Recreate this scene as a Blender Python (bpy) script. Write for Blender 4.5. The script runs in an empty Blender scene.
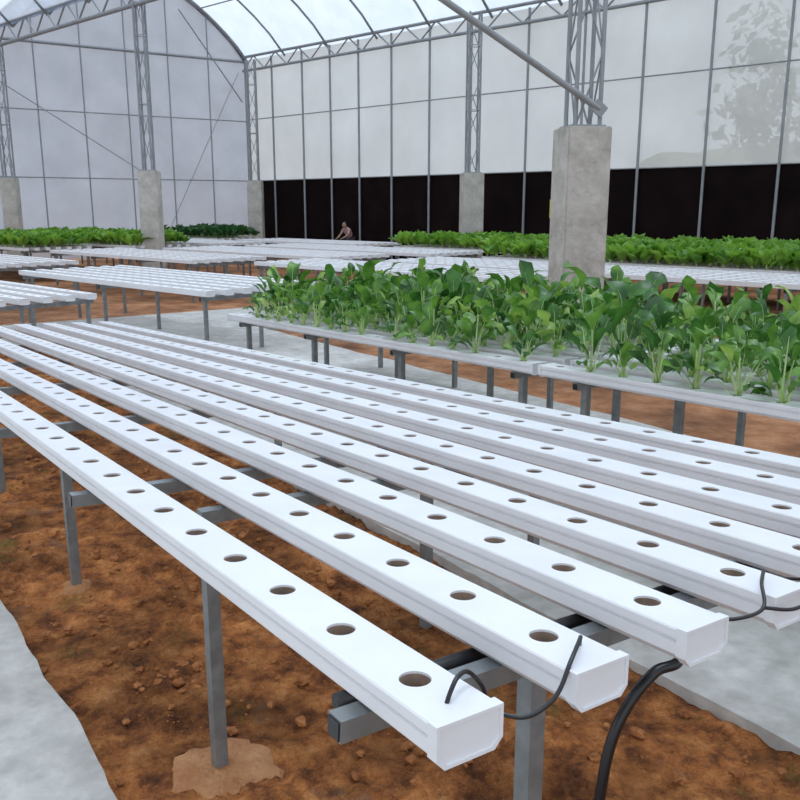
import bpy, bmesh, math, random
from mathutils import Vector, Matrix, noise
random.seed(7)
sc = bpy.context.scene
sc.view_settings.view_transform = 'Standard'
V = Vector
CAMZ = 1.55

# ------------------------------------------------------------ materials
def mat_base(name):
    m = bpy.data.materials.new(name); m.use_nodes = True
    nt = m.node_tree; nt.nodes.clear()
    out = nt.nodes.new('ShaderNodeOutputMaterial')
    return m, nt, out

def simple(name, col, rough=0.5, metal=0.0, var=0.08, scale=12.0, bump=0.0, bscale=60, spec=0.5):
    m, nt, out = mat_base(name)
    b = nt.nodes.new('ShaderNodeBsdfPrincipled')
    b.inputs['Roughness'].default_value = rough
    b.inputs['Metallic'].default_value = metal
    b.inputs['Specular IOR Level'].default_value = spec
    tc = nt.nodes.new('ShaderNodeTexCoord')
    n = nt.nodes.new('ShaderNodeTexNoise'); n.inputs['Scale'].default_value = scale
    n.inputs['Detail'].default_value = 5
    nt.links.new(tc.outputs['Object'], n.inputs['Vector'])
    r = nt.nodes.new('ShaderNodeValToRGB')
    r.color_ramp.elements[0].position = 0.3; r.color_ramp.elements[1].position = 0.7
    r.color_ramp.elements[0].color = [c*(1-var) for c in col]+[1]
    r.color_ramp.elements[1].color = [min(1, c*(1+var)) for c in col]+[1]
    nt.links.new(n.outputs['Fac'], r.inputs['Fac'])
    nt.links.new(r.outputs['Color'], b.inputs['Base Color'])
    if bump:
        n2 = nt.nodes.new('ShaderNodeTexNoise'); n2.inputs['Scale'].default_value = bscale
        n2.inputs['Detail'].default_value = 6
        nt.links.new(tc.outputs['Object'], n2.inputs['Vector'])
        bp = nt.nodes.new('ShaderNodeBump'); bp.inputs['Strength'].default_value = bump
        bp.inputs['Distance'].default_value = 0.02
        nt.links.new(n2.outputs['Fac'], bp.inputs['Height'])
        nt.links.new(bp.outputs['Normal'], b.inputs['Normal'])
    nt.links.new(b.outputs['BSDF'], out.inputs['Surface'])
    return m

def ramp_mat(name, stops, scale, rough=0.9, bump=0.5, bscale=30, detail=8, scale2=None, bdist=0.03, spec=0.2, lo2=.6, hi2=1.3, algae=None):
    m, nt, out = mat_base(name)
    b = nt.nodes.new('ShaderNodeBsdfPrincipled'); b.inputs['Roughness'].default_value = rough
    b.inputs['Specular IOR Level'].default_value = spec
    tc = nt.nodes.new('ShaderNodeTexCoord')
    n = nt.nodes.new('ShaderNodeTexNoise'); n.inputs['Scale'].default_value = scale
    n.inputs['Detail'].default_value = detail; n.inputs['Roughness'].default_value = 0.72
    nt.links.new(tc.outputs['Object'], n.inputs['Vector'])
    r = nt.nodes.new('ShaderNodeValToRGB')
    cr = r.color_ramp
    cr.elements[0].position = stops[0][0]; cr.elements[0].color = list(stops[0][1])+[1]
    cr.elements[1].position = stops[-1][0]; cr.elements[1].color = list(stops[-1][1])+[1]
    for p, c in stops[1:-1]:
        e = cr.elements.new(p); e.color = list(c)+[1]
    nt.links.new(n.outputs['Fac'], r.inputs['Fac'])
    col = r.outputs['Color']
    if algae:
        for sc_, ac, lo in algae:
            n4 = nt.nodes.new('ShaderNodeTexNoise'); n4.inputs['Scale'].default_value = sc_; n4.inputs['Detail'].default_value = 8
            n4.inputs['Roughness'].default_value = .65
            nt.links.new(tc.outputs['Object'], n4.inputs['Vector'])
            m4 = nt.nodes.new('ShaderNodeMapRange'); m4.inputs['From Min'].default_value = lo; m4.inputs['From Max'].default_value = lo+.1
            m4.inputs['To Max'].default_value = .75
            nt.links.new(n4.outputs['Fac'], m4.inputs['Value'])
            mc = nt.nodes.new('ShaderNodeMix'); mc.data_type = 'RGBA'
            nt.links.new(m4.outputs['Result'], mc.inputs['Factor']); nt.links.new(col, mc.inputs[6])
            mc.inputs[7].default_value = list(ac)+[1]; col = mc.outputs[2]
    if scale2:
        n3 = nt.nodes.new('ShaderNodeTexNoise'); n3.inputs['Scale'].default_value = scale2
        n3.inputs['Detail'].default_value = 6
        nt.links.new(tc.outputs['Object'], n3.inputs['Vector'])
        mr = nt.nodes.new('ShaderNodeMapRange')
        mr.inputs['From Min'].default_value = 0.35; mr.inputs['From Max'].default_value = 0.65
        mr.inputs['To Min'].default_value = lo2; mr.inputs['To Max'].default_value = hi2
        nt.links.new(n3.outputs['Fac'], mr.inputs['Value'])
        mx = nt.nodes.new('ShaderNodeVectorMath'); mx.operation = 'SCALE'
        nt.links.new(col, mx.inputs[0]); nt.links.new(mr.outputs['Result'], mx.inputs['Scale'])
        col = mx.outputs['Vector']
    nt.links.new(col, b.inputs['Base Color'])
    n2 = nt.nodes.new('ShaderNodeTexNoise'); n2.inputs['Scale'].default_value = bscale
    n2.inputs['Detail'].default_value = 8
    nt.links.new(tc.outputs['Object'], n2.inputs['Vector'])
    bp = nt.nodes.new('ShaderNodeBump'); bp.inputs['Strength'].default_value = bump
    bp.inputs['Distance'].default_value = bdist
    nt.links.new(n2.outputs['Fac'], bp.inputs['Height'])
    nt.links.new(bp.outputs['Normal'], b.inputs['Normal'])
    nt.links.new(b.outputs['BSDF'], out.inputs['Surface'])
    return m

def leaf_mat(name, dark, light, scale=14, rough=.38):
    m, nt, out = mat_base(name)
    tc = nt.nodes.new('ShaderNodeTexCoord')
    n = nt.nodes.new('ShaderNodeTexNoise'); n.inputs['Scale'].default_value = scale
    n.inputs['Detail'].default_value = 3
    nt.links.new(tc.outputs['Object'], n.inputs['Vector'])
    r = nt.nodes.new('ShaderNodeValToRGB')
    r.color_ramp.elements[0].position = 0.35; r.color_ramp.elements[1].position = 0.65
    r.color_ramp.elements[0].color = list(dark)+[1]; r.color_ramp.elements[1].color = list(light)+[1]
    nt.links.new(n.outputs['Fac'], r.inputs['Fac'])
    b = nt.nodes.new('ShaderNodeBsdfPrincipled'); b.inputs['Roughness'].default_value = rough
    t = nt.nodes.new('ShaderNodeBsdfTranslucent')
    nt.links.new(r.outputs['Color'], b.inputs['Base Color'])
    nt.links.new(r.outputs['Color'], t.inputs['Color'])
    mx = nt.nodes.new('ShaderNodeMixShader'); mx.inputs[0].default_value = 0.35
    nt.links.new(b.outputs[0], mx.inputs[1]); nt.links.new(t.outputs[0], mx.inputs[2])
    nt.links.new(mx.outputs[0], out.inputs['Surface'])
    return m

def film_mat(name, opac, col, tcol, var=0.06, scale=0.5, trl=.6, cvar=.0):
    m, nt, out = mat_base(name)
    tc = nt.nodes.new('ShaderNodeTexCoord')
    mp = nt.nodes.new('ShaderNodeMapping'); mp.inputs['Scale'].default_value = (1, 1, 0.5)
    nt.links.new(tc.outputs['Object'], mp.inputs['Vector'])
    n = nt.nodes.new('ShaderNodeTexNoise'); n.inputs['Scale'].default_value = scale
    n.inputs['Detail'].default_value = 6; n.inputs['Distortion'].default_value = 0.8
    nt.links.new(mp.outputs[0], n.inputs['Vector'])
    mr = nt.nodes.new('ShaderNodeMapRange')
    mr.inputs['From Min'].default_value = 0.3; mr.inputs['From Max'].default_value = 0.7
    mr.inputs['To Min'].default_value = opac-var; mr.inputs['To Max'].default_value = opac+var
    nt.links.new(n.outputs['Fac'], mr.inputs['Value'])
    r = nt.nodes.new('ShaderNodeValToRGB')
    r.color_ramp.elements[0].position = .3; r.color_ramp.elements[1].position = .7
    r.color_ramp.elements[0].color = [c*(1-cvar) for c in col]+[1]; r.color_ramp.elements[1].color = [min(1, c*(1+cvar)) for c in col]+[1]
    n5 = nt.nodes.new('ShaderNodeTexNoise'); n5.inputs['Scale'].default_value = scale*2.4; n5.inputs['Detail'].default_value = 6
    nt.links.new(tc.outputs['Object'], n5.inputs['Vector']); nt.links.new(n5.outputs['Fac'], r.inputs[0])
    tr = nt.nodes.new('ShaderNodeBsdfTransparent'); tr.inputs['Color'].default_value = list(tcol)+[1]
    d = nt.nodes.new('ShaderNodeBsdfDiffuse'); nt.links.new(r.outputs[0], d.inputs['Color'])
    t = nt.nodes.new('ShaderNodeBsdfTranslucent'); nt.links.new(r.outputs[0], t.inputs['Color'])
    m1 = nt.nodes.new('ShaderNodeMixShader'); m1.inputs[0].default_value = trl
    nt.links.new(d.outputs[0], m1.inputs[1]); nt.links.new(t.outputs[0], m1.inputs[2])
    m2 = nt.nodes.new('ShaderNodeMixShader')
    nt.links.new(mr.outputs[0], m2.inputs[0])
    nt.links.new(tr.outputs[0], m2.inputs[1]); nt.links.new(m1.outputs[0], m2.inputs[2])
    nt.links.new(m2.outputs[0], out.inputs['Surface'])
    return m

M_white = simple('white_pvc', (0.76, 0.765, 0.80), 0.33, var=0.04, scale=6, bump=0.03, bscale=40)
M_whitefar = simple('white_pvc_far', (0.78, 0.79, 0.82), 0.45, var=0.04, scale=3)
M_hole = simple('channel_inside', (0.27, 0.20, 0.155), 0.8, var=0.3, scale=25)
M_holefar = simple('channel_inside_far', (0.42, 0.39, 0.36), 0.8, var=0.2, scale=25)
M_steel = simple('galvanised_steel', (0.24, 0.26, 0.27), 0.45, 0.5, var=0.2, scale=20)
M_frame = simple('frame_steel', (0.30, 0.32, 0.34), 0.5, 0.2, var=0.1, scale=5)
M_black = simple('black_rubber', (0.012, 0.012, 0.014), 0.3, var=0.1)
M_dark = simple('dark_shade_net', (0.011, 0.007, 0.007), 0.95, var=0.3, scale=1.5, spec=.05)
M_conc_p = ramp_mat('pillar_concrete', [(0.3, (0.32, 0.31, 0.27)), (0.5, (0.50, 0.48, 0.44)), (0.72, (0.66, 0.64, 0.60))], 3.0, bump=0.5, bscale=20)
M_conc = ramp_mat('floor_concrete', [(0.3, (0.34, 0.33, 0.31)), (0.5, (0.46, 0.45, 0.43)), (0.72, (0.57, 0.56, 0.54))], 1.6, bump=0.4, bscale=35, bdist=0.01, scale2=14, lo2=.86, hi2=1.1)
SOIL = [(0.32, (0.07, 0.025, 0.012)), (0.42, (0.21, 0.075, 0.028)), (0.52, (0.43, 0.16, 0.05)), (0.62, (0.60, 0.26, 0.09)), (0.76, (0.66, 0.42, 0.23))]
M_soil = ramp_mat('red_soil', SOIL, 7.0, bump=1.0, bscale=30, scale2=1.9, bdist=0.06, lo2=.42, hi2=1.25, detail=14,
                  algae=[(2.3, (0.19, 0.14, 0.035), .58), (3.4, (0.22, 0.14, 0.10), .60)])
M_soilb = ramp_mat('dry_soil', [(0.3, (0.13, 0.055, 0.028)), (0.5, (0.28, 0.125, 0.058)), (0.7, (0.40, 0.22, 0.12))], 3.0, bump=1.0, bscale=15, scale2=.8)
M_clod = ramp_mat('soil_clods', [(0.3, (0.16, 0.05, 0.02)), (0.7, (0.55, 0.24, 0.09))], 14.0, bump=0.6, bscale=60)
M_pad = ramp_mat('footing_mortar', [(0.3, (0.33, 0.13, 0.055)), (0.7, (0.55, 0.30, 0.15))], 9.0, bump=0.8, bscale=40)
M_leaf = leaf_mat('mustard_leaf', (0.035, 0.13, 0.015), (0.17, 0.36, 0.05), 9)
M_leaf2 = leaf_mat('mustard_leaf_dark', (0.02, 0.085, 0.012), (0.08, 0.24, 0.035), 9)
M_leaf3 = leaf_mat('mustard_leaf_yellow', (0.14, 0.30, 0.04), (0.36, 0.54, 0.11), 9)
M_stem = simple('leaf_stem', (0.45, 0.60, 0.24), 0.5, var=0.1)
M_let = leaf_mat('lettuce_leaf', (0.07, 0.21, 0.02), (0.26, 0.48, 0.06), 3)
M_letdark = leaf_mat('dark_lettuce_leaf', (0.02, 0.07, 0.02), (0.05, 0.16, 0.04), 3)
M_yel = simple('yellow', (0.85, 0.68, 0.05), 0.5)
M_roof = film_mat('roof_film', 0.45, (0.74, 0.80, 0.88), (0.72, 0.82, 0.94), 0.12, 0.6, cvar=.10)
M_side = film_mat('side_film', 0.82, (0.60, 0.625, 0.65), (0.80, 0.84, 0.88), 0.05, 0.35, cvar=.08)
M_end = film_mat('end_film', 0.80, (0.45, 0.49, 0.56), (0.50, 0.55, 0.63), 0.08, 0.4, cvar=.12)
M_grass = ramp_mat('hill_grass', [(0.3, (0.07, 0.09, 0.05)), (0.55, (0.16, 0.16, 0.11)), (0.75, (0.30, 0.24, 0.18))], 0.35, bump=0.3, bscale=2)
M_tree = leaf_mat('tree_leaves', (0.08, 0.12, 0.06), (0.36, 0.39, 0.27), 1.3)
M_bark = simple('tree_bark', (0.20, 0.16, 0.13), 0.9)

# ------------------------------------------------------------ mesh helpers
class MB:
    def __init__(s): s.v = []; s.f = []; s.m = []; s.sm = []
    def add(s, vs, fs, mi=0, smooth=False):
        o = len(s.v); s.v.extend([tuple(x) for x in vs])
        for f in fs:
            s.f.append([o+i for i in f]); s.m.append(mi); s.sm.append(smooth)
    def obj(s, name, mats, parent=None):
        me = bpy.data.meshes.new(name); me.from_pydata(s.v, [], s.f)
        for m in mats: me.materials.append(m)
        me.polygons.foreach_set('material_index', s.m)
        me.polygons.foreach_set('use_smooth', s.sm)
        me.update()
        ob = bpy.data.objects.new(name, me); sc.collection.objects.link(ob)
        if parent: ob.parent = parent
        return ob
    def tube(s, p, q, r, seg=8, mi=0, r2=None):
        p, q = V(p), V(q); d = (q-p).normalized()
        a = d.orthogonal().normalized(); b = d.cross(a); r2 = r if r2 is None else r2
        vs = []
        for (c, rr) in ((p, r), (q, r2)):
            for i in range(seg):
                t = 2*math.pi*i/seg; vs.append(c+a*rr*math.cos(t)+b*rr*math.sin(t))
        fs = [[i, (i+1) % seg, seg+(i+1) % seg, seg+i] for i in range(seg)]
        s.add(vs, fs, mi, True)
        s.add(vs[:seg], [list(range(seg))[::-1]], mi); s.add(vs[seg:], [list(range(seg))], mi)
    def bar(s, p, q, w, h, side=None, mi=0):
        p, q = V(p), V(q); d = (q-p).normalized()
        if side is None: side = V((0, 0, 1)).cross(d) if abs(d.z) < 0.9 else V((1, 0, 0))
        side = (V(side)-d*V(side).dot(d)).normalized(); up = d.cross(side)
        vs = [c+side*(sx*w/2)+up*(sy*h/2) for c in (p, q) for sx, sy in ((-1, -1), (1, -1), (1, 1), (-1, 1))]
        fs = [[3, 2, 1, 0], [4, 5, 6, 7]]+[[i, (i+1) % 4, 4+(i+1) % 4, 4+i] for i in range(4)]
        s.add(vs, fs, mi)
    def path(s, pts, r, seg=8, mi=0):
        pts = [V(p) for p in pts]; n = len(pts); vs = []
        a = None
        for i in range(n):
            d = (pts[min(i+1, n-1)]-pts[max(i-1, 0)]).normalized()
            a = d.orthogonal().normalized() if a is None else (a-d*a.dot(d)).normalized()
            b = d.cross(a)
            for k in range(seg):
                t = 2*math.pi*k/seg; vs.append(pts[i]+a*r*math.cos(t)+b*r*math.sin(t))
        fs = [[i*seg+k, i*seg+(k+1) % seg, (i+1)*seg+(k+1) % seg, (i+1)*seg+k] for i in range(n-1) for k in range(seg)]
        fs += [list(range(seg))[::-1], list(range((n-1)*seg, n*seg))]
        s.add(vs, fs, mi, True)

def spline(cps, n=10):
    cps = [V(c) for c in cps]; c = [cps[0]*2-cps[1]]+cps+[cps[-1]*2-cps[-2]]; out = []
    for i in range(1, len(c)-2):
        for k in range(n):
            t = k/n; p0, p1, p2, p3 = c[i-1:i+3]
            out.append(0.5*((2*p1)+(p2-p0)*t+(2*p0-5*p1+4*p2-p3)*t*t+(3*p1-p0-3*p2+p3)*t**3))
    out.append(cps[-1]); return out

def empty(name, loc=(0, 0, 0)):
    e = bpy.data.objects.new(name, None); e.location = loc
    e.empty_display_size = 0.2; sc.collection.objects.link(e); return e

# ------------------------------------------------------------ hydroponic tables
def table_frame(O, d1, d2):
    d1 = V(d1).normalized(); d2 = V(d2); d2 = (d2-d1*d2.dot(d1)).normalized()
    n = d1.cross(d2)
    if n.z < 0: n = -n
    return lambda a, b, c=0.0: V(O)+d1*a+d2*b+n*c

CW = 0.0525; CH = 0.058
def channel(mb, P, b, a0, a1, holes, seg=14, hr=0.0235, cup=True, detail=True):
    edges = [a0]+[(holes[i]+holes[i+1])/2 for i in range(len(holes)-1)]+[a1]
    for i, h in enumerate(holes):
        l, r = edges[i], edges[i+1]
        circ = [(h+hr*math.cos(2*math.pi*k/seg), hr*math.sin(2*math.pi*k/seg)) for k in range(seg)]
        outer = []
        for (x, y) in circ:
            dx, dy = x-h, y
            sx = ((r-h) if dx > 0 else (h-l))/max(abs(dx), 1e-9); sy = CW/max(abs(dy), 1e-9)
            t = min(sx, sy); outer.append((h+dx*t, dy*t))
        vs = [P(x, b+y) for x, y in circ]+[P(x, b+y) for x, y in outer]
        fs = [[k, (k+1) % seg, seg+(k+1) % seg, seg+k] for k in range(seg)]
        mb.add(vs, fs, 0)
        for cx, cy in [(l, -CW), (r, -CW), (r, CW), (l, CW)]:
            best = None
            for k in range(seg):
                o1, o2 = outer[k], outer[(k+1) % seg]
                if (abs(o1[0]-cx) < 1e-6 and abs(o2[1]-cy) < 1e-6) or (abs(o2[0]-cx) < 1e-6 and abs(o1[1]-cy) < 1e-6):
                    if min(abs(o1[1]-cy), abs(o2[1]-cy)) < 1e-6 and o1[1]*cy >= -1e-9 and o2[1]*cy >= -1e-9 and (o1[0]-h)*(cx-h) >= -1e-9 and (o2[0]-h)*(cx-h) >= -1e-9:
                        best = (o1, o2)
            if best:
                mb.add([P(best[0][0], b+best[0][1]), P(cx, b+cy), P(best[1][0], b+best[1][1])], [[0, 1, 2]], 0)
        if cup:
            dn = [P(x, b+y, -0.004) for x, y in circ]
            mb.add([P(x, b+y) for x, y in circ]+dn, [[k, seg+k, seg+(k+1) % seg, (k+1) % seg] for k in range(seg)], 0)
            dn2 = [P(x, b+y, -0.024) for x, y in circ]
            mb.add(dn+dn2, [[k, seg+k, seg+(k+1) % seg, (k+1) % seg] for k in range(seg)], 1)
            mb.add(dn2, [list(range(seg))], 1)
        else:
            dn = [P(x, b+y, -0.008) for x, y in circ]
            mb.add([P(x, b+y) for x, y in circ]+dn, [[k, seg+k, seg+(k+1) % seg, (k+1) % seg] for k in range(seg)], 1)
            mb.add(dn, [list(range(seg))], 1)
    if detail:
        prof = [(-CW, 0), (-CW-0.002, -0.003), (-CW-0.002, -0.017), (-CW+0.005, -0.018), (-CW+0.005, -0.024), (-CW+0.001, -0.026), (-CW+0.001, -0.046), (-CW+0.012, -CH), (CW-0.012, -CH),
                (CW-0.001, -0.046), (CW-0.001, -0.026), (CW-0.005, -0.024), (CW-0.005, -0.018), (CW+0.002, -0.017), (CW+0.002, -0.003), (CW, 0)]
    else:
        prof = [(-CW, 0), (-CW, -CH), (CW, -CH), (CW, 0)]
    n = len(prof)
    vs = [P(a, b+x, z) for a in (a0, a1) for x, z in prof]
    mb.add(vs, [[i, i+1, n+i+1, n+i] for i in range(n-1)], 0)
    cap = [(-CW-0.004, 0.002), (-CW-0.004, -0.046), (-CW+0.010, -CH-0.003), (CW-0.010, -CH-0.003), (CW+0.004, -0.046), (CW+0.004, 0.002)]
    ci = [(x*.90, -.028+(z+.028)*.84) for x, z in cap]; m = len(cap)
    for (x0, x1, sgn) in ((a0-0.005, a0+0.014, 1), (a1+0.005, a1-0.014, -1)):
        vs = [P(x0, b+x, z) for x, z in cap]+[P(x1, b+x, z) for x, z in cap]+[P(x0, b+x, z) for x, z in ci]+[P(x0+.0035*sgn, b+x, z) for x, z in ci]
        fs = [[i, (i+1) % m, m+(i+1) % m, m+i] for i in range(m)]+[[i, (i+1) % m, 2*m+(i+1) % m, 2*m+i] for i in range(m)]
        fs += [[2*m+i, 2*m+(i+1) % m, 3*m+(i+1) % m, 3*m+i] for i in range(m)]+[list(range(3*m, 4*m)), list(range(m, 2*m))[::-1]]
        mb.add(vs, fs, 0)

def make_table(name, O, d1, d2, nch, a0, a1, bars, legs_b, spacing=0.238, hole_sp=0.2, seg=14, detail=True, cup=True, matw=None, mathole=None, overhang=0.09, hole0=None, barh=0.035, legfn=None):
    P = table_frame(O, d1, d2); root = empty(name, P((a0+a1)/2, (nch-1)*spacing/2)*1.0)
    inv = -root.location
    mb = MB(); holes = []
    h = (a0+0.12) if hole0 is None else hole0
    while h < a1-0.08: holes.append(h); h += hole_sp
    for c in range(nch): channel(mb, P, c*spacing, a0, a1, holes, seg=seg, detail=detail, cup=cup)
    o = mb.obj('channels', [matw or M_white, mathole or M_hole], root); o.location = inv
    fb = MB(); bw = (nch-1)*spacing
    zc = -CH-0.003-barh/2
    for i, a in enumerate(bars):
        fb.bar(P(a, -overhang, zc), P(a, bw+overhang, zc), 0.035, barh)
        fb.bar(P(a, -overhang-.003, zc), P(a, -overhang-.0005, zc), 0.029, barh-.006, mi=1)
        for b in (legfn(i) if legfn else legs_b):
            t = P(a, b, zc-barh/2); fb.bar(t, (t.x, t.y, 0.0), 0.035, 0.035, side=P(1, 0)-P(0, 0))
    o = fb.obj('support_frame', [M_steel, M_black], root); o.location = inv
    return root, P, holes

def leaf(mb, base, az, lean, L, W, stem, curl=0.9, segs=5, mi=0, ms=1):
    hd = V((math.cos(az), math.sin(az), 0)); sd = V((-math.sin(az), math.cos(az), 0))
    p = V(base); ang = lean
    q = p+(hd*math.sin(ang)+V((0, 0, 1))*math.cos(ang))*stem
    w = 0.005
    mb.add([p-sd*w, p+sd*w, q+sd*w*.6, q-sd*w*.6], [[0, 1, 2, 3]], ms)
    p = q; rows = []
    if segs == 5: prof = random.choice([[0.14, 0.55, 0.85, 1.0, 0.78, 0.08], [0.12, 0.5, 0.62, 1.0, 0.9, 0.1], [0.16, 0.8, 1.0, 0.85, 0.55, 0.04]])
    else: prof = [0.3, 1.0, 0.8, 0.05]
    tw = random.uniform(-.6, .6)
    for i in range(segs+1):
        d = hd*math.sin(ang)+V((0, 0, 1))*math.cos(ang)
        nn = -hd*math.cos(ang)+V((0, 0, 1))*math.sin(ang)
        s2 = (sd+nn*tw).normalized()
        w1 = W/2*prof[i]*random.uniform(.75, 1.2); w2 = W/2*prof[i]*random.uniform(.75, 1.2)
        rows.append((p-s2*w1+nn*w1*random.uniform(.05, .6), p.copy(), p+s2*w2+nn*w2*random.uniform(.05, .6)))
        p = p+d*(L/segs); ang += curl/segs
    vs = [x for r in rows for x in r]; fs = []
    for i in range(segs):
        fs += [[3*i, 3*i+1, 3*i+4, 3*i+3], [3*i+1, 3*i+2, 3*i+5, 3*i+4]]
    mb.add(vs, fs, mi, True)
    if segs == 5:
        for i in range(3):
            a, b = rows[i][1], rows[i+1][1]; ww = .0018*(1-.25*i)
            nn = -hd*math.cos(lean+curl*i/5)*.0018+V((0, 0, .0012))
            mb.add([a-sd*ww+nn, a+sd*ww+nn, b+sd*ww*.8+nn, b-sd*ww*.8+nn], [[0, 1, 2, 3]], ms)

def choy(mb, base, s=1.0):
    n = random.randint(12, 16); a0 = random.random()*6.28
    pm = random.choice([0, 0, 0, 3, 3, 4])
    for i in range(n):
        t = i/n; lean = 0.05+0.8*(1-t)+random.uniform(-.12, .16)
        L = random.uniform(.09, .18)*s; W = L*random.uniform(.42, .68)
        mi = pm if random.random() < .7 else random.choice([0, 3, 4])
        leaf(mb, V(base)+V((random.uniform(-.012, .012), random.uniform(-.012, .012), .02*t)), a0+i*2.4+random.uniform(-.4, .4),
             lean, L, W, random.uniform(.06, .23)*s*(.8+.55*t), curl=random.uniform(.3, 2.0), mi=mi)

def lettuce(mb, base, s=1.0):
    a0 = random.random()*6.28
    for i in range(8):
        leaf(mb, base, a0+i*2.4, random.uniform(.1, .9), .14*s, .10*s, .045*s, curl=random.uniform(.3, .9), segs=3)

# -------- main (foreground) table
P11 = V((0.0212, 1.0815, CAMZ-0.6486))
D1 = V((-.578, .815, -.0475)); D2 = V((.845, .535, -.043))
SP = 0.252
main, PM, mh = make_table('hydroponic_grow_table', P11, D1, D2, 8, -0.118, 7.5,
    [0.07, 1.49, 2.60, 3.75, 4.9, 6.05, 7.2], [0.30, 0.83, 1.60], spacing=SP, hole0=0.0, seg=24,
    legfn=lambda i: [0.30, 1.70] if i == 0 else ([1.15, 1.70] if i == 1 else [1.70]))
inv = -main.location
ex = MB()
BH = -CH-0.003
for a, b in ((1.145, 0.165), (2.60, 0.16), (4.1, 0.16), (5.6, 0.16)):
    t = PM(a, b, BH); ex.bar(t, (t.x, t.y, 0.0), 0.036, 0.036, side=D1)
ex.bar(PM(1.145, 0.145, BH-.018), PM(1.145, 1.80, BH-.018), .035, .035)
o = ex.obj('leg_posts', [M_steel], main); o.location = inv
hp = MB()
hp.path(spline([PM(0.13, -0.05, BH-.02), PM(0.13, .4, BH-.018), PM(0.13, .9, BH-.018), PM(0.13, 1.8, BH-.018)], 4), 0.0165, 12)
def tubep(pts, r): hp.path(spline(pts, 10), r, 10)
R1 = .0034
def feeder(b):
    tubep([PM(-.075, b-.005, -.01), PM(-.078, b+.0, .012), PM(-.068, b+.022, .026), PM(-.058, b+.050, .020),
           PM(-.065, b+.072, -.010), PM(-.05, b+.082, -.05), PM(.03, b+.10, -.07), PM(.11, b+.11, -.078)], R1)
feeder(0); feeder(5*SP)
tubep([PM(-.055, SP+.022, .0), PM(-.056, SP+.022, .012), PM(-.075, SP+.0, .022), PM(-.10, SP-.045, .010), PM(-.115, SP-.09, -.025), PM(-.105, SP-.14, -.045), PM(-.06, SP-.175, -.04), PM(0, SP-.16, -.06), PM(.11, SP-.14, -.075)], R1)
tubep([PM(-.055, 3*SP+.01, .0), PM(-.058, 3*SP+.008, .020), PM(-.09, 3*SP-.05, .018), PM(-.12, 3*SP-.09, -.01), PM(-.11, 3*SP-.15, -.018), PM(-.06, 3*SP-.165, -.03), PM(.11, 3*SP-.14, -.075)], R1)
tubep([PM(-.115, 3*SP-.085, -.012), PM(-.14, 3*SP-.02, -.02), PM(-.15, 3*SP+.06, .0), PM(-.10, 3*SP+.12, -.01), PM(.10, 3*SP+.13, -.07)], R1)
def unp(u, v, Y):
    x = u-400; w_ = 400-v; c, s = math.cos(math.atan(193/850)), math.sin(math.atan(193/850))
    f = 850*c+w_*s; return V((x*Y/f, Y, CAMZ+(-850*s+w_*c)*Y/f))
tubep([PM(.15, .72, BH-.02), unp(680, 655, 1.50), unp(655, 672, 1.46), unp(630, 702, 1.43), unp(612, 740, 1.41), unp(602, 785, 1.40), unp(596, 850, 1.41), unp(600, 1000, 1.46), V((.62, 1.75, .02))], .0105)
o = hp.obj('supply_hoses', [M_black], main); o.location = inv

# -------- planted tables
A = V((1.53, 3.16, CAMZ-.75)); B = V((-1.43, 7.33, CAMZ-.91))
E1 = (B-A); EL = E1.length; E1n = E1.normalized(); E2 = V((E1n.y, -E1n.x, 0)).normalized()
def planted(name, s0, s1):
    L = EL*(s1-s0); O = A+E1*s0+E2*CW
    bars = [0.15+i*(L-.4)/3 for i in range(4)] if L > 2 else [.15, L/2, L-.15]
    root, P, holes = make_table(name, O, E1n, E2, 7, 0, L, bars, [0.03, .8, 1.4], seg=10, overhang=.05)
    inv = -root.location
    mb = MB()
    for c in range(7):
        for h in holes:
            if h < .1 or h > L-.2 or (c < 1 and random.random() < .2): continue
            choy(mb, P(h, c*.238, -.015), random.uniform(.65, 1.25)*(.85 if c == 0 else 1.0))
    for i in range(10):
        p = P(random.uniform(.2, L-.2), random.uniform(.1, 1.4), random.uniform(.30, .38))
        for k in range(5):
            a = k*1.256; q = V((math.cos(a), math.sin(a), .3))*.008
            mb.add([p, p+q+V((-q.y, q.x, 0))*.4, p+q*1.3, p+q-V((-q.y, q.x, 0))*.4], [[0, 1, 2, 3]], 2)
        mb.tube(p-V((0, 0, .2)), p, .0018, 4, 1)
    o = mb.obj('leafy_plants', [M_leaf, M_stem, M_yel, M_leaf2, M_leaf3], root); o.location = inv
planted('planted_hydroponic_table', .285, 1.03)
planted('planted_hydroponic_table', -.55, .275)

# -------- background tables, aligned with the greenhouse wall
AW = V((-.735, .678, 0)).normalized(); CX = V((AW.y, -AW.x, 0))
def gpos(a, c, z=0): return AW*a+CX*c+V((0, 0, z))
def bg(a0, a1, c, kind, nch=6, z=.70):
    nm = {'w': 'empty_hydroponic_table', 'g': 'lettuce_hydroponic_table', 'd': 'dark_lettuce_hydroponic_table'}[kind]
    L = a1-a0; nb = max(2, int(L/1.5)+1)
    bars = [.1+i*(L-.2)/(nb-1) for i in range(nb)]
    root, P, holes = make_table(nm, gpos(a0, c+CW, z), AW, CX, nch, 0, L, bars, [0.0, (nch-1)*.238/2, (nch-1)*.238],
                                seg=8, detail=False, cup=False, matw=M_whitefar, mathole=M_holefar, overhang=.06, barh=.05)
    if kind != 'w':
        mb = MB()
        for k in range(nch):
            for h in holes:
                if random.random() < .96: lettuce(mb, P(h, k*.238, -.005), random.uniform(.9, 1.4)*(1.5 if kind == 'g' else 1.6))
        o = mb.obj('lettuce_plants', [M_let if kind == 'g' else M_letdark, M_stem], root); o.location = -root.location
bg(7.35, 11.7, 5.05, 'w', 7, .71)
bg(8.47, 13.6, 3.15, 'w', 6, .66)
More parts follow.
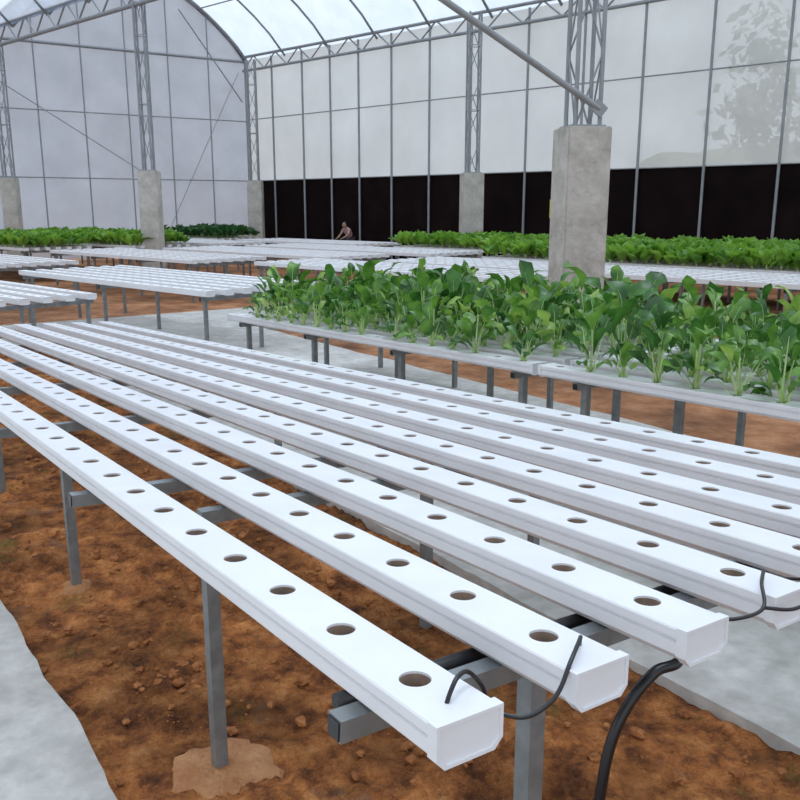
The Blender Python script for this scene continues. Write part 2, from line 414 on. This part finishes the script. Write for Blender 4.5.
bg(15.2, 20.5, 3.2, 'w', 6, .65)
bg(13.6, 18.5, 5.34, 'w', 7, .68)
bg(6.0, 11.0, 8.5, 'w', 6)
bg(12.0, 17.0, 8.0, 'w', 7)
bg(18.2, 23.0, 8.0, 'g', 7)
bg(-1.5, 9.8, 10.1, 'w', 7)
bg(11.0, 16.2, 10.1, 'w', 7)
bg(17.5, 22.8, 10.1, 'g', 7)
bg(-3.0, 9.2, 12.1, 'g', 7)
bg(10.4, 16.0, 12.1, 'w', 7)
bg(17.2, 22.5, 12.1, 'w', 7)
bg(-3.5, 13.2, 14.1, 'g', 7)
bg(14.4, 19.0, 14.1, 'w', 7)
bg(20.0, 22.8, 14.1, 'd', 7)

# ------------------------------------------------------------ ground
g1 = V((-.578, .815, 0)).normalized(); g2 = V((g1.y, -g1.x, 0)); G0 = V((P11.x, P11.y, 0))
def gp(a, b, z=0): return G0+g1*a+g2*b+V((0, 0, z))
mb = MB()
mb.add([(-45, -15, -.04), (45, -15, -.04), (45, 60, -.04), (-45, 60, -.04)], [[0, 1, 2, 3]])
mb.obj('soil_floor', [M_soilb])
pads = [(PM(1.145, .165, 0), .125), (PM(2.60, .16, 0), .06)]
mb = MB(); na, nb_ = 400, 120; a0, a1, b0, b1 = -1.6, 9.3, -.32, 1.66
vs = []
for i in range(na+1):
    for j in range(nb_+1):
        u = (i/na)**1.6
        p = gp(a0+(a1-a0)*u, b0+(b1-b0)*j/nb_)
        w_ = p+noise.noise_vector(p*6)*.04
        f1 = noise.voronoi(w_*11)[0]; f2 = noise.voronoi(w_*27)[0]
        m_ = min(1, max(0, noise.noise(p*1.9)*1.8+.55))
        h = noise.fractal(p*3.2, 1, 2, 5)*.02+m_*min(.35, f1[1]-f1[0])*.06+min(.3, f2[1]-f2[0])*.024*(.3+m_)+noise.noise(p*55)*.005-.015
        for t, r in pads:   # heaped soil round the leg
            d = (V((t.x, t.y, 0))-p).length
            if d < r*1.5: h = h*.5+.012*(1-d/(r*1.5))
        vs.append((p.x, p.y, h))
fs = [[i*(nb_+1)+j, i*(nb_+1)+j+1, (i+1)*(nb_+1)+j+1, (i+1)*(nb_+1)+j] for i in range(na) for j in range(nb_)]
mb.add(vs, fs, 0, True)
bm = bmesh.new(); bmesh.ops.create_icosphere(bm, subdivisions=2, radius=1)
iv = [v.co.copy() for v in bm.verts]; iff = [[v.index for v in f.verts] for f in bm.faces]; bm.free()
for i in range(3400):
    p = gp(-1.2+(random.random()**1.5)*7, random.uniform(-.12, 1.5)); s = .003+.018*random.random()**5
    if noise.noise(p*2.5) < 0 and random.random() < .75: continue
    if random.random() < .015: s *= 1.8
    R = Matrix.Rotation(random.random()*6, 3, 'Z'); sx = random.uniform(.8, 1.5); sd = V((i*.37, 0, 0))
    mb.add([p+V((0, 0, .004))+R@V((v.x*s*sx, v.y*s, v.z*s*.7))*(1+.6*noise.noise(v*1.8+sd)) for v in iv], iff, 1, False)
for t, r in pads:
    n = 36; c = V((t.x, t.y, 0)); rings = []
    for rr, z in ((1.1, -.004), (.93, .012), (.5, .018), (.15, .024)):
        rings.append([c+V((math.cos(k/n*6.283), math.sin(k/n*6.283), 0))*r*rr*(1+.5*noise.noise(V((math.cos(k/n*6.283)*1.2+t.x, math.sin(k/n*6.283)*1.2, 0)))+.25*noise.noise(V((math.cos(k/n*6.283)*4+t.x, math.sin(k/n*6.283)*4, 0)))) + V((0, 0, z)) for k in range(n)])
    mb.add([v for q in rings for v in q], [[i*n+k, i*n+(k+1) % n, (i+1)*n+(k+1) % n, (i+1)*n+k] for i in range(3) for k in range(n)]+[list(range(3*n, 4*n))], 2, True)
mb.obj('soil_bed', [M_soil, M_clod, M_pad])
def slab(name, pa, pb, ba, bb, z=.035, jitl=0, jitr=0):
    mb = MB(); n = 200; L = []; R = []
    for i in range(n+1):
        a = pa+(pb-pa)*i/n
        L.append(gp(a, ba+jitl*noise.fractal(V((a*1.7, 3, 0)), 1, 2, 4), z)); R.append(gp(a, bb+jitr*noise.fractal(V((a*1.7, 9, 0)), 1, 2, 4), z))
    vs = L+R+[v-V((0, 0, z+.05)) for v in L]+[v-V((0, 0, z+.05)) for v in R]; m = n+1
    fs = []
    for i in range(n):
        fs += [[i, i+1, m+i+1, m+i], [i, 2*m+i, 2*m+i+1, i+1], [m+i, m+i+1, 3*m+i+1, 3*m+i]]
    fs += [[0, m, 3*m, 2*m], [n, 2*m+n, 3*m+n, m+n]]
    mb.add(vs, fs); return mb.obj(name, [M_conc])
slab('concrete_path', -6, 9.2, 1.54, 4.2, jitl=.03, jitr=.03)
slab('concrete_path', -4, 9.2, -7, -.125, jitr=.035)
slab('concrete_path', 9.2, 11.2, -10, 8)

# ------------------------------------------------------------ greenhouse shell
C = V((-5.05, 29.5, 0)); WD = V((.735, -.678, 0)).normalized(); ED = V((-.833, -.553, 0)).normalized()
HE = 6.2; ZB = 2.40
def quad(mb, p, q, z0, z1, mi=0): mb.add([V((p.x, p.y, z0)), V((q.x, q.y, z0)), V((q.x, q.y, z1)), V((p.x, p.y, z1))], [[0, 1, 2, 3]], mi)
LW = 44
mb = MB(); quad(mb, C, C+WD*LW, ZB, HE); mb.obj('wall_right', [M_side])
mb = MB(); OUTN = V((-WD.y, WD.x, 0))
quad(mb, C+OUTN*.02, C+WD*LW+OUTN*.02, -.03, ZB); mb.obj('shade_curtain', [M_dark])
fr = MB()
ks = [0.05, 1.4, 2.85, 4.1, 5.3, 6.6, 8.0, 9.4, 11.15, 12.7, 14.2, 15.74, 17.3]+[18.8+1.5*i for i in range(16)]
for k in ks:
    p = C+WD*k-OUTN*.06; fr.tube((p.x, p.y, 0), (p.x, p.y, HE), .032, 8)
for z in (ZB, 4.35):
    p = C-OUTN*.03; q = C+WD*LW-OUTN*.03; fr.tube((p.x, p.y, z), (q.x, q.y, z), .016, 6)
def truss(mb, p, q, h, bay=1.1, r=.04):
    p, q = V(p), V(q); up = V((0, 0, h)); L = (q-p).length; n = max(2, int(L/bay)); d = (q-p)/n
    mb.tube(p, q, r); mb.tube(p+up, q+up, r)
    for i in range(n):
        a = p+d*i; mb.tube(a, a+d*.5+up, r*.5, 6); mb.tube(a+d*.5+up, a+d, r*.5, 6)
def V3(p, z): return V((p.x, p.y, z))
truss(fr, V3(C-OUTN*.1, HE-.33), V3(C+WD*LW-OUTN*.1, HE-.33), .42, r=.045)
fr.obj('wall_frame', [M_frame])

SPAN = 7.85
def arch(t, rise=2.3): return HE+rise*math.sin(math.pi*t)**.85 if 0 < t < 1 else HE
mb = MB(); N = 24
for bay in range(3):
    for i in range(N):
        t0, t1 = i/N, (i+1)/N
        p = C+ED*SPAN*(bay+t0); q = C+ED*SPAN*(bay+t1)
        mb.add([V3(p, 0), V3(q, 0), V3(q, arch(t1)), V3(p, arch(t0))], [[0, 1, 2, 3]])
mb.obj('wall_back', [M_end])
ef = MB(); EN = V((ED.y, -ED.x, 0))
if EN.y > 0: EN = -EN
for bay in range(3):
    for i in (1, 2, 3, 4, 5):
        t = i/6; p = C+ED*SPAN*(bay+t)+EN*.06; ef.tube(V3(p, 0), V3(p, arch(t)), .022)
    ef.path([V3(C+ED*SPAN*(bay+i/N)+EN*.08, arch(i/N)) for i in range(N+1)], .05)
for z, r in ((ZB, .018), (4.3, .018), (HE-.05, .045)):
    ef.tube(V3(C+EN*.05, z), V3(C+ED*SPAN*3+EN*.05, z), r)
ef.tube(V3(C+ED*.2+EN*.1, 4.9), V3(C+ED*2.2+EN*.1, HE+1.3), .022)
ef.tube(V3(C+ED*3.6+EN*.1, 2.6), V3(C+ED*8+EN*.1, 5.3), .013)
ef.tube(V3(C+ED*.3+EN*.1, 5.8), V3(C+ED*3.0+EN*.1, .6), .011)
ef.obj('back_wall_frame', [M_frame])

def vault(name, o0, o1, L):
    mb = MB(); n = 24; m = 16
    vs = []
    for j in range(m+1):
        for i in range(n+1):
            p = o0+(o1-o0)*(i/n)+WD*(L*j/m); vs.append(V3(p, arch(i/n)))
    fs = [[j*(n+1)+i, j*(n+1)+i+1, (j+1)*(n+1)+i+1, (j+1)*(n+1)+i] for j in range(m) for i in range(n)]
    mb.add(vs, fs, 0, True); return mb.obj(name, [M_roof])
vault('ceiling_vault', C, C+ED*SPAN, LW)
vault('ceiling_vault', C+ED*SPAN, C+ED*SPAN*2, LW)
vault('ceiling_vault', C+ED*SPAN*2, C+ED*SPAN*3, LW)
rb = MB()
for bay in range(3):
    for j in range(0, 23):
        b0 = C+ED*SPAN*bay+WD*(2*j)
        rb.path([V3(b0+ED*SPAN*(i/16), arch(i/16)-.06) for i in range(17)], .035, 6)
    for t in (.2, .4, .6, .8):
        p = C+ED*SPAN*(bay+t); rb.tube(V3(p, arch(t)-.08), V3(p+WD*LW, arch(t)-.08), .02, 6)
    p = C+ED*SPAN*(bay+1); truss(rb, V3(p, HE-.4), V3(p+WD*LW, HE-.4), .5, r=.05)
rb.obj('roof_frame', [M_frame])

def pillar(x, y, w, top=2.34, ang=0.0, colw=.24, up=HE-.3):
    root = empty('concrete_pillar', (x, y, 0)); mb = MB()
    bm = bmesh.new(); bmesh.ops.create_cube(bm, size=1)
    bmesh.ops.scale(bm, vec=(w, w, top), verts=bm.verts); bmesh.ops.translate(bm, vec=(0, 0, top/2), verts=bm.verts)
    bmesh.ops.bevel(bm, geom=bm.edges[:], offset=.012, segments=2, affect='EDGES')
    me = bpy.data.meshes.new('pillar_block'); bm.to_mesh(me); bm.free(); me.materials.append(M_conc_p)
    o = bpy.data.objects.new('pillar_block', me); sc.collection.objects.link(o); o.parent = root
    h = colw/2
    cs = [(-h, -h), (h, -h), (h, h), (-h, h)]
    mb.bar((0, 0, top), (0, 0, top+.02), colw+.10, colw+.10)
    for cx, cy in cs: mb.tube((cx, cy, top), (cx, cy, up), .024)
    n = int((up-top)/.6)
    for i in range(n):
        z0 = top+(up-top)*i/n; z1 = top+(up-top)*(i+1)/n
        for k in range(4):
            a, b = cs[k], cs[(k+1) % 4]
            if (i+k) % 2: a, b = b, a
            mb.tube((*a, z0), (*b, z1), .010, 6)
            if i % 2: mb.tube((*a, z1), (*b, z1), .010, 6)
    mb.obj('lattice_column', [M_frame], root)
    root.rotation_euler = (0, 0, ang); return root
near = pillar(1.87, 9.12, .46, ang=.18, colw=.26)
pillar(1.72, 21.0, .50, ang=.12, colw=.27)
pillar(-4.53, 27.4, .45)
pillar(-5.65, 19.8, .42, colw=.2)
p = C+ED*SPAN+WD*.9
pillar(p.x, p.y, .40, ang=.1)
db = MB()
Rm = Matrix.Rotation(-.18, 3, 'Z')
def loc(v): return Rm@(v-V((1.87, 9.12, 0)))
q = V((2.0, 8.97, CAMZ+.96)); r = V((.16, 8.3, CAMZ+1.98))
db.tube(loc(q), loc(q+(r-q)*1.9), .033)
db.bar(loc(q+V((.05, 0, -.04))), loc(q+V((-.06, -.02, .05))), .03, .12)
db.obj('diagonal_brace', [M_frame], near)
mb = MB(); mb.bar((3.55, 20.2, 1.30), (3.55, 20.2, 1.72), .16, .01); mb.tube((3.55, 20.2, 1.72), (3.55, 20.2, 2.42), .004, 4)
mb.obj('yellow_sticky_trap', [M_yel])

# ------------------------------------------------------------ distant worker bending over behind the far tables
M_skin = simple('skin', (0.40, 0.25, 0.18), .6); M_shirt = simple('pink_shirt', (0.42, 0.27, 0.27), .8, var=.15); M_trs = simple('dark_trousers', (0.05, 0.05, 0.07), .8); M_hair = simple('black_hair', (0.015, 0.012, 0.01), .5)
wk = empty('farm_worker', (-1.45, 25.3, 0)); wk.scale = (.78, .78, .78); wk.rotation_euler = (0, 0, -.8)
def skin(name, pts, edges, rad, mat):
    me = bpy.data.meshes.new(name); me.from_pydata(pts, edges, []); ob = bpy.data.objects.new(name, me); sc.collection.objects.link(ob)
    me.materials.append(mat); ob.parent = wk
    md = ob.modifiers.new('skin', 'SKIN'); md.use_smooth_shade = True
    for i, r in enumerate(rad): me.skin_vertices[0].data[i].radius = (r, r)
    me.skin_vertices[0].data[0].use_root = True
    ob.modifiers.new('sub', 'SUBSURF').levels = 1
    return ob
skin('legs', [(0, 0, .84), (-.10, 0, .80), (-.11, -.04, .45), (-.11, .02, .08), (-.11, -.12, .03), (.10, 0, .80), (.11, -.04, .45), (.11, .02, .08), (.11, -.12, .03)],
     [(0, 1), (1, 2), (2, 3), (3, 4), (0, 5), (5, 6), (6, 7), (7, 8)], [.12, .10, .065, .05, .04, .10, .065, .05, .04], M_trs)
skin('torso', [(0, 0, .86), (0, -.07, 1.02), (0, -.17, 1.18), (0, -.21, 1.25), (-.16, -.20, 1.17), (.16, -.20, 1.17), (-.22, -.30, .98), (.22, -.30, .98)],
     [(0, 1), (1, 2), (2, 3), (2, 4), (2, 5), (4, 6), (5, 7)], [.12, .125, .13, .06, .06, .06, .047, .047], M_shirt)
skin('forearms_left', [(-.22, -.30, .99), (-.16, -.46, .88), (-.14, -.53, .86)], [(0, 1), (1, 2)], [.04, .03, .02], M_skin)
skin('forearms_right', [(.22, -.30, .99), (.16, -.46, .88), (.14, -.53, .86)], [(0, 1), (1, 2)], [.04, .03, .02], M_skin)
def fing(side):
    mb = MB()
    for k in range(5):
        x = side*.14+(k-2)*.014; l = [.05, .075, .08, .075, .06][k]
        mb.path([(x, -.53, .86), (x, -.53-l*.6, .85), (x, -.53-l, .83)], .007, 6)
    return mb.obj('fingers', [M_skin], wk)
fing(-1); fing(1)
mb = MB(); hc = V((0, -.28, 1.33))
bm = bmesh.new(); bmesh.ops.create_uvsphere(bm, u_segments=20, v_segments=14, radius=1)
hv = [v.co.copy() for v in bm.verts]; hf = [[v.index for v in f.verts] for f in bm.faces]; bm.free()
mb.add([hc+V((v.x*.075, v.y*.095, v.z*.11)) for v in hv], hf, 0, True)
mb.add([hc+V((v.x*.08, v.y*.09+.022, v.z*.105+.022)) for v in hv], hf, 1, True)
mb.add([hc+V((v.x*.012, v.y*.018-.095, v.z*.02-.01)) for v in hv], hf, 0, True)
for sx in (-1, 1):
    mb.add([hc+V((v.x*.01+sx*.028, v.y*.008-.086, v.z*.008+.018)) for v in hv], hf, 1, True)
    mb.add([hc+V((v.x*.012+sx*.077, v.y*.018+.0, v.z*.03)) for v in hv], hf, 0, True)
mb.add([hc+V((v.x*.022, v.y*.008-.085, v.z*.006-.05)) for v in hv], hf, 1, True)
mb.tube((0, -.20, 1.20), hc-V((0, -.02, .06)), .045, 10, 0)
mb.obj('head', [M_skin, M_hair], wk)

# ------------------------------------------------------------ outside: hillside and trees
mb = MB(); nx, ny = 60, 24; vs = []
for i in range(nx+1):
    for j in range(ny+1):
        p = C-WD*3+WD*(63*i/nx)+OUTN*(2.5+50*j/ny); u = i/nx
        h = -.05+(j/ny)*8*(.7+.5*noise.noise(p*.04))+max(0, noise.noise(p*.15))*1.5*min(1, j/4)
        vs.append(V3(p, h))
mb.add(vs, [[i*(ny+1)+j, (i+1)*(ny+1)+j, (i+1)*(ny+1)+j+1, i*(ny+1)+j+1] for i in range(nx) for j in range(ny)], 0, True)
for i in range(80):
    k = random.uniform(11, 46)
    dd = random.uniform(14, 36); p = C+WD*k+OUTN*dd; gz = dd/50*8*.6
    H = random.uniform(5, 9)*(.7 if k < 16 else 1)
    mb.tube(V3(p, gz-1), V3(p, gz+H*.75), .14, 8, 2, .05)
    for b in range(7):
        z = gz+H*random.uniform(.2, .9); az = random.random()*6.28; l = H*random.uniform(.12, .3)
        tip = V3(p, z+l*.5)+V((math.cos(az), math.sin(az), 0))*l
        mb.tube(V3(p, z-.3), tip, .05, 5, 2, .02)
        for q_ in range(70):
            o_ = V((random.gauss(0, 1), random.gauss(0, 1), random.gauss(0, .8)))*H*.11
            c = tip+o_; s = random.uniform(.14, .38)
            a = V((random.uniform(-1, 1), random.uniform(-1, 1), random.uniform(-1, 1))).normalized()*s; b2 = a.orthogonal().normalized()*s*.7
            mb.add([c-a, c-b2, c+a, c+b2], [[0, 1, 2, 3]], 1)
mb.obj('outside_wooded_hillside', [M_grass, M_tree, M_bark])

# ------------------------------------------------------------ light and camera
w = bpy.data.worlds.new('overcast_sky'); sc.world = w; w.use_nodes = True
nt = w.node_tree; bgd = nt.nodes['Background']
tc = nt.nodes.new('ShaderNodeTexCoord'); sp = nt.nodes.new('ShaderNodeSeparateXYZ')
nt.links.new(tc.outputs['Generated'], sp.inputs[0])
rp = nt.nodes.new('ShaderNodeValToRGB'); rp.color_ramp.elements[0].position = 0.0; rp.color_ramp.elements[1].position = .9
rp.color_ramp.elements[0].color = (.72, .78, .85, 1); rp.color_ramp.elements[1].color = (.98, 1, 1, 1)
nt.links.new(sp.outputs['Z'], rp.inputs[0]); nt.links.new(rp.outputs[0], bgd.inputs[0])
bgd.inputs[1].default_value = 1.35
sl = bpy.data.lights.new('sun', 'SUN'); sl.energy = 2.8; sl.angle = math.radians(25); sl.color = (1, .99, .98)
so = bpy.data.objects.new('sun', sl); sc.collection.objects.link(so); so.rotation_euler = (math.radians(-14), math.radians(10), 0); so.location = (0, 0, 20)
cam = bpy.data.cameras.new('camera'); cam.sensor_width = 36; cam.lens = 36*850/800; cam.clip_end = 300
co = bpy.data.objects.new('camera', cam); sc.collection.objects.link(co)
co.location = (0, 0, CAMZ); co.rotation_euler = (math.radians(90)-math.atan(193/850), 0, 0)
sc.camera = co
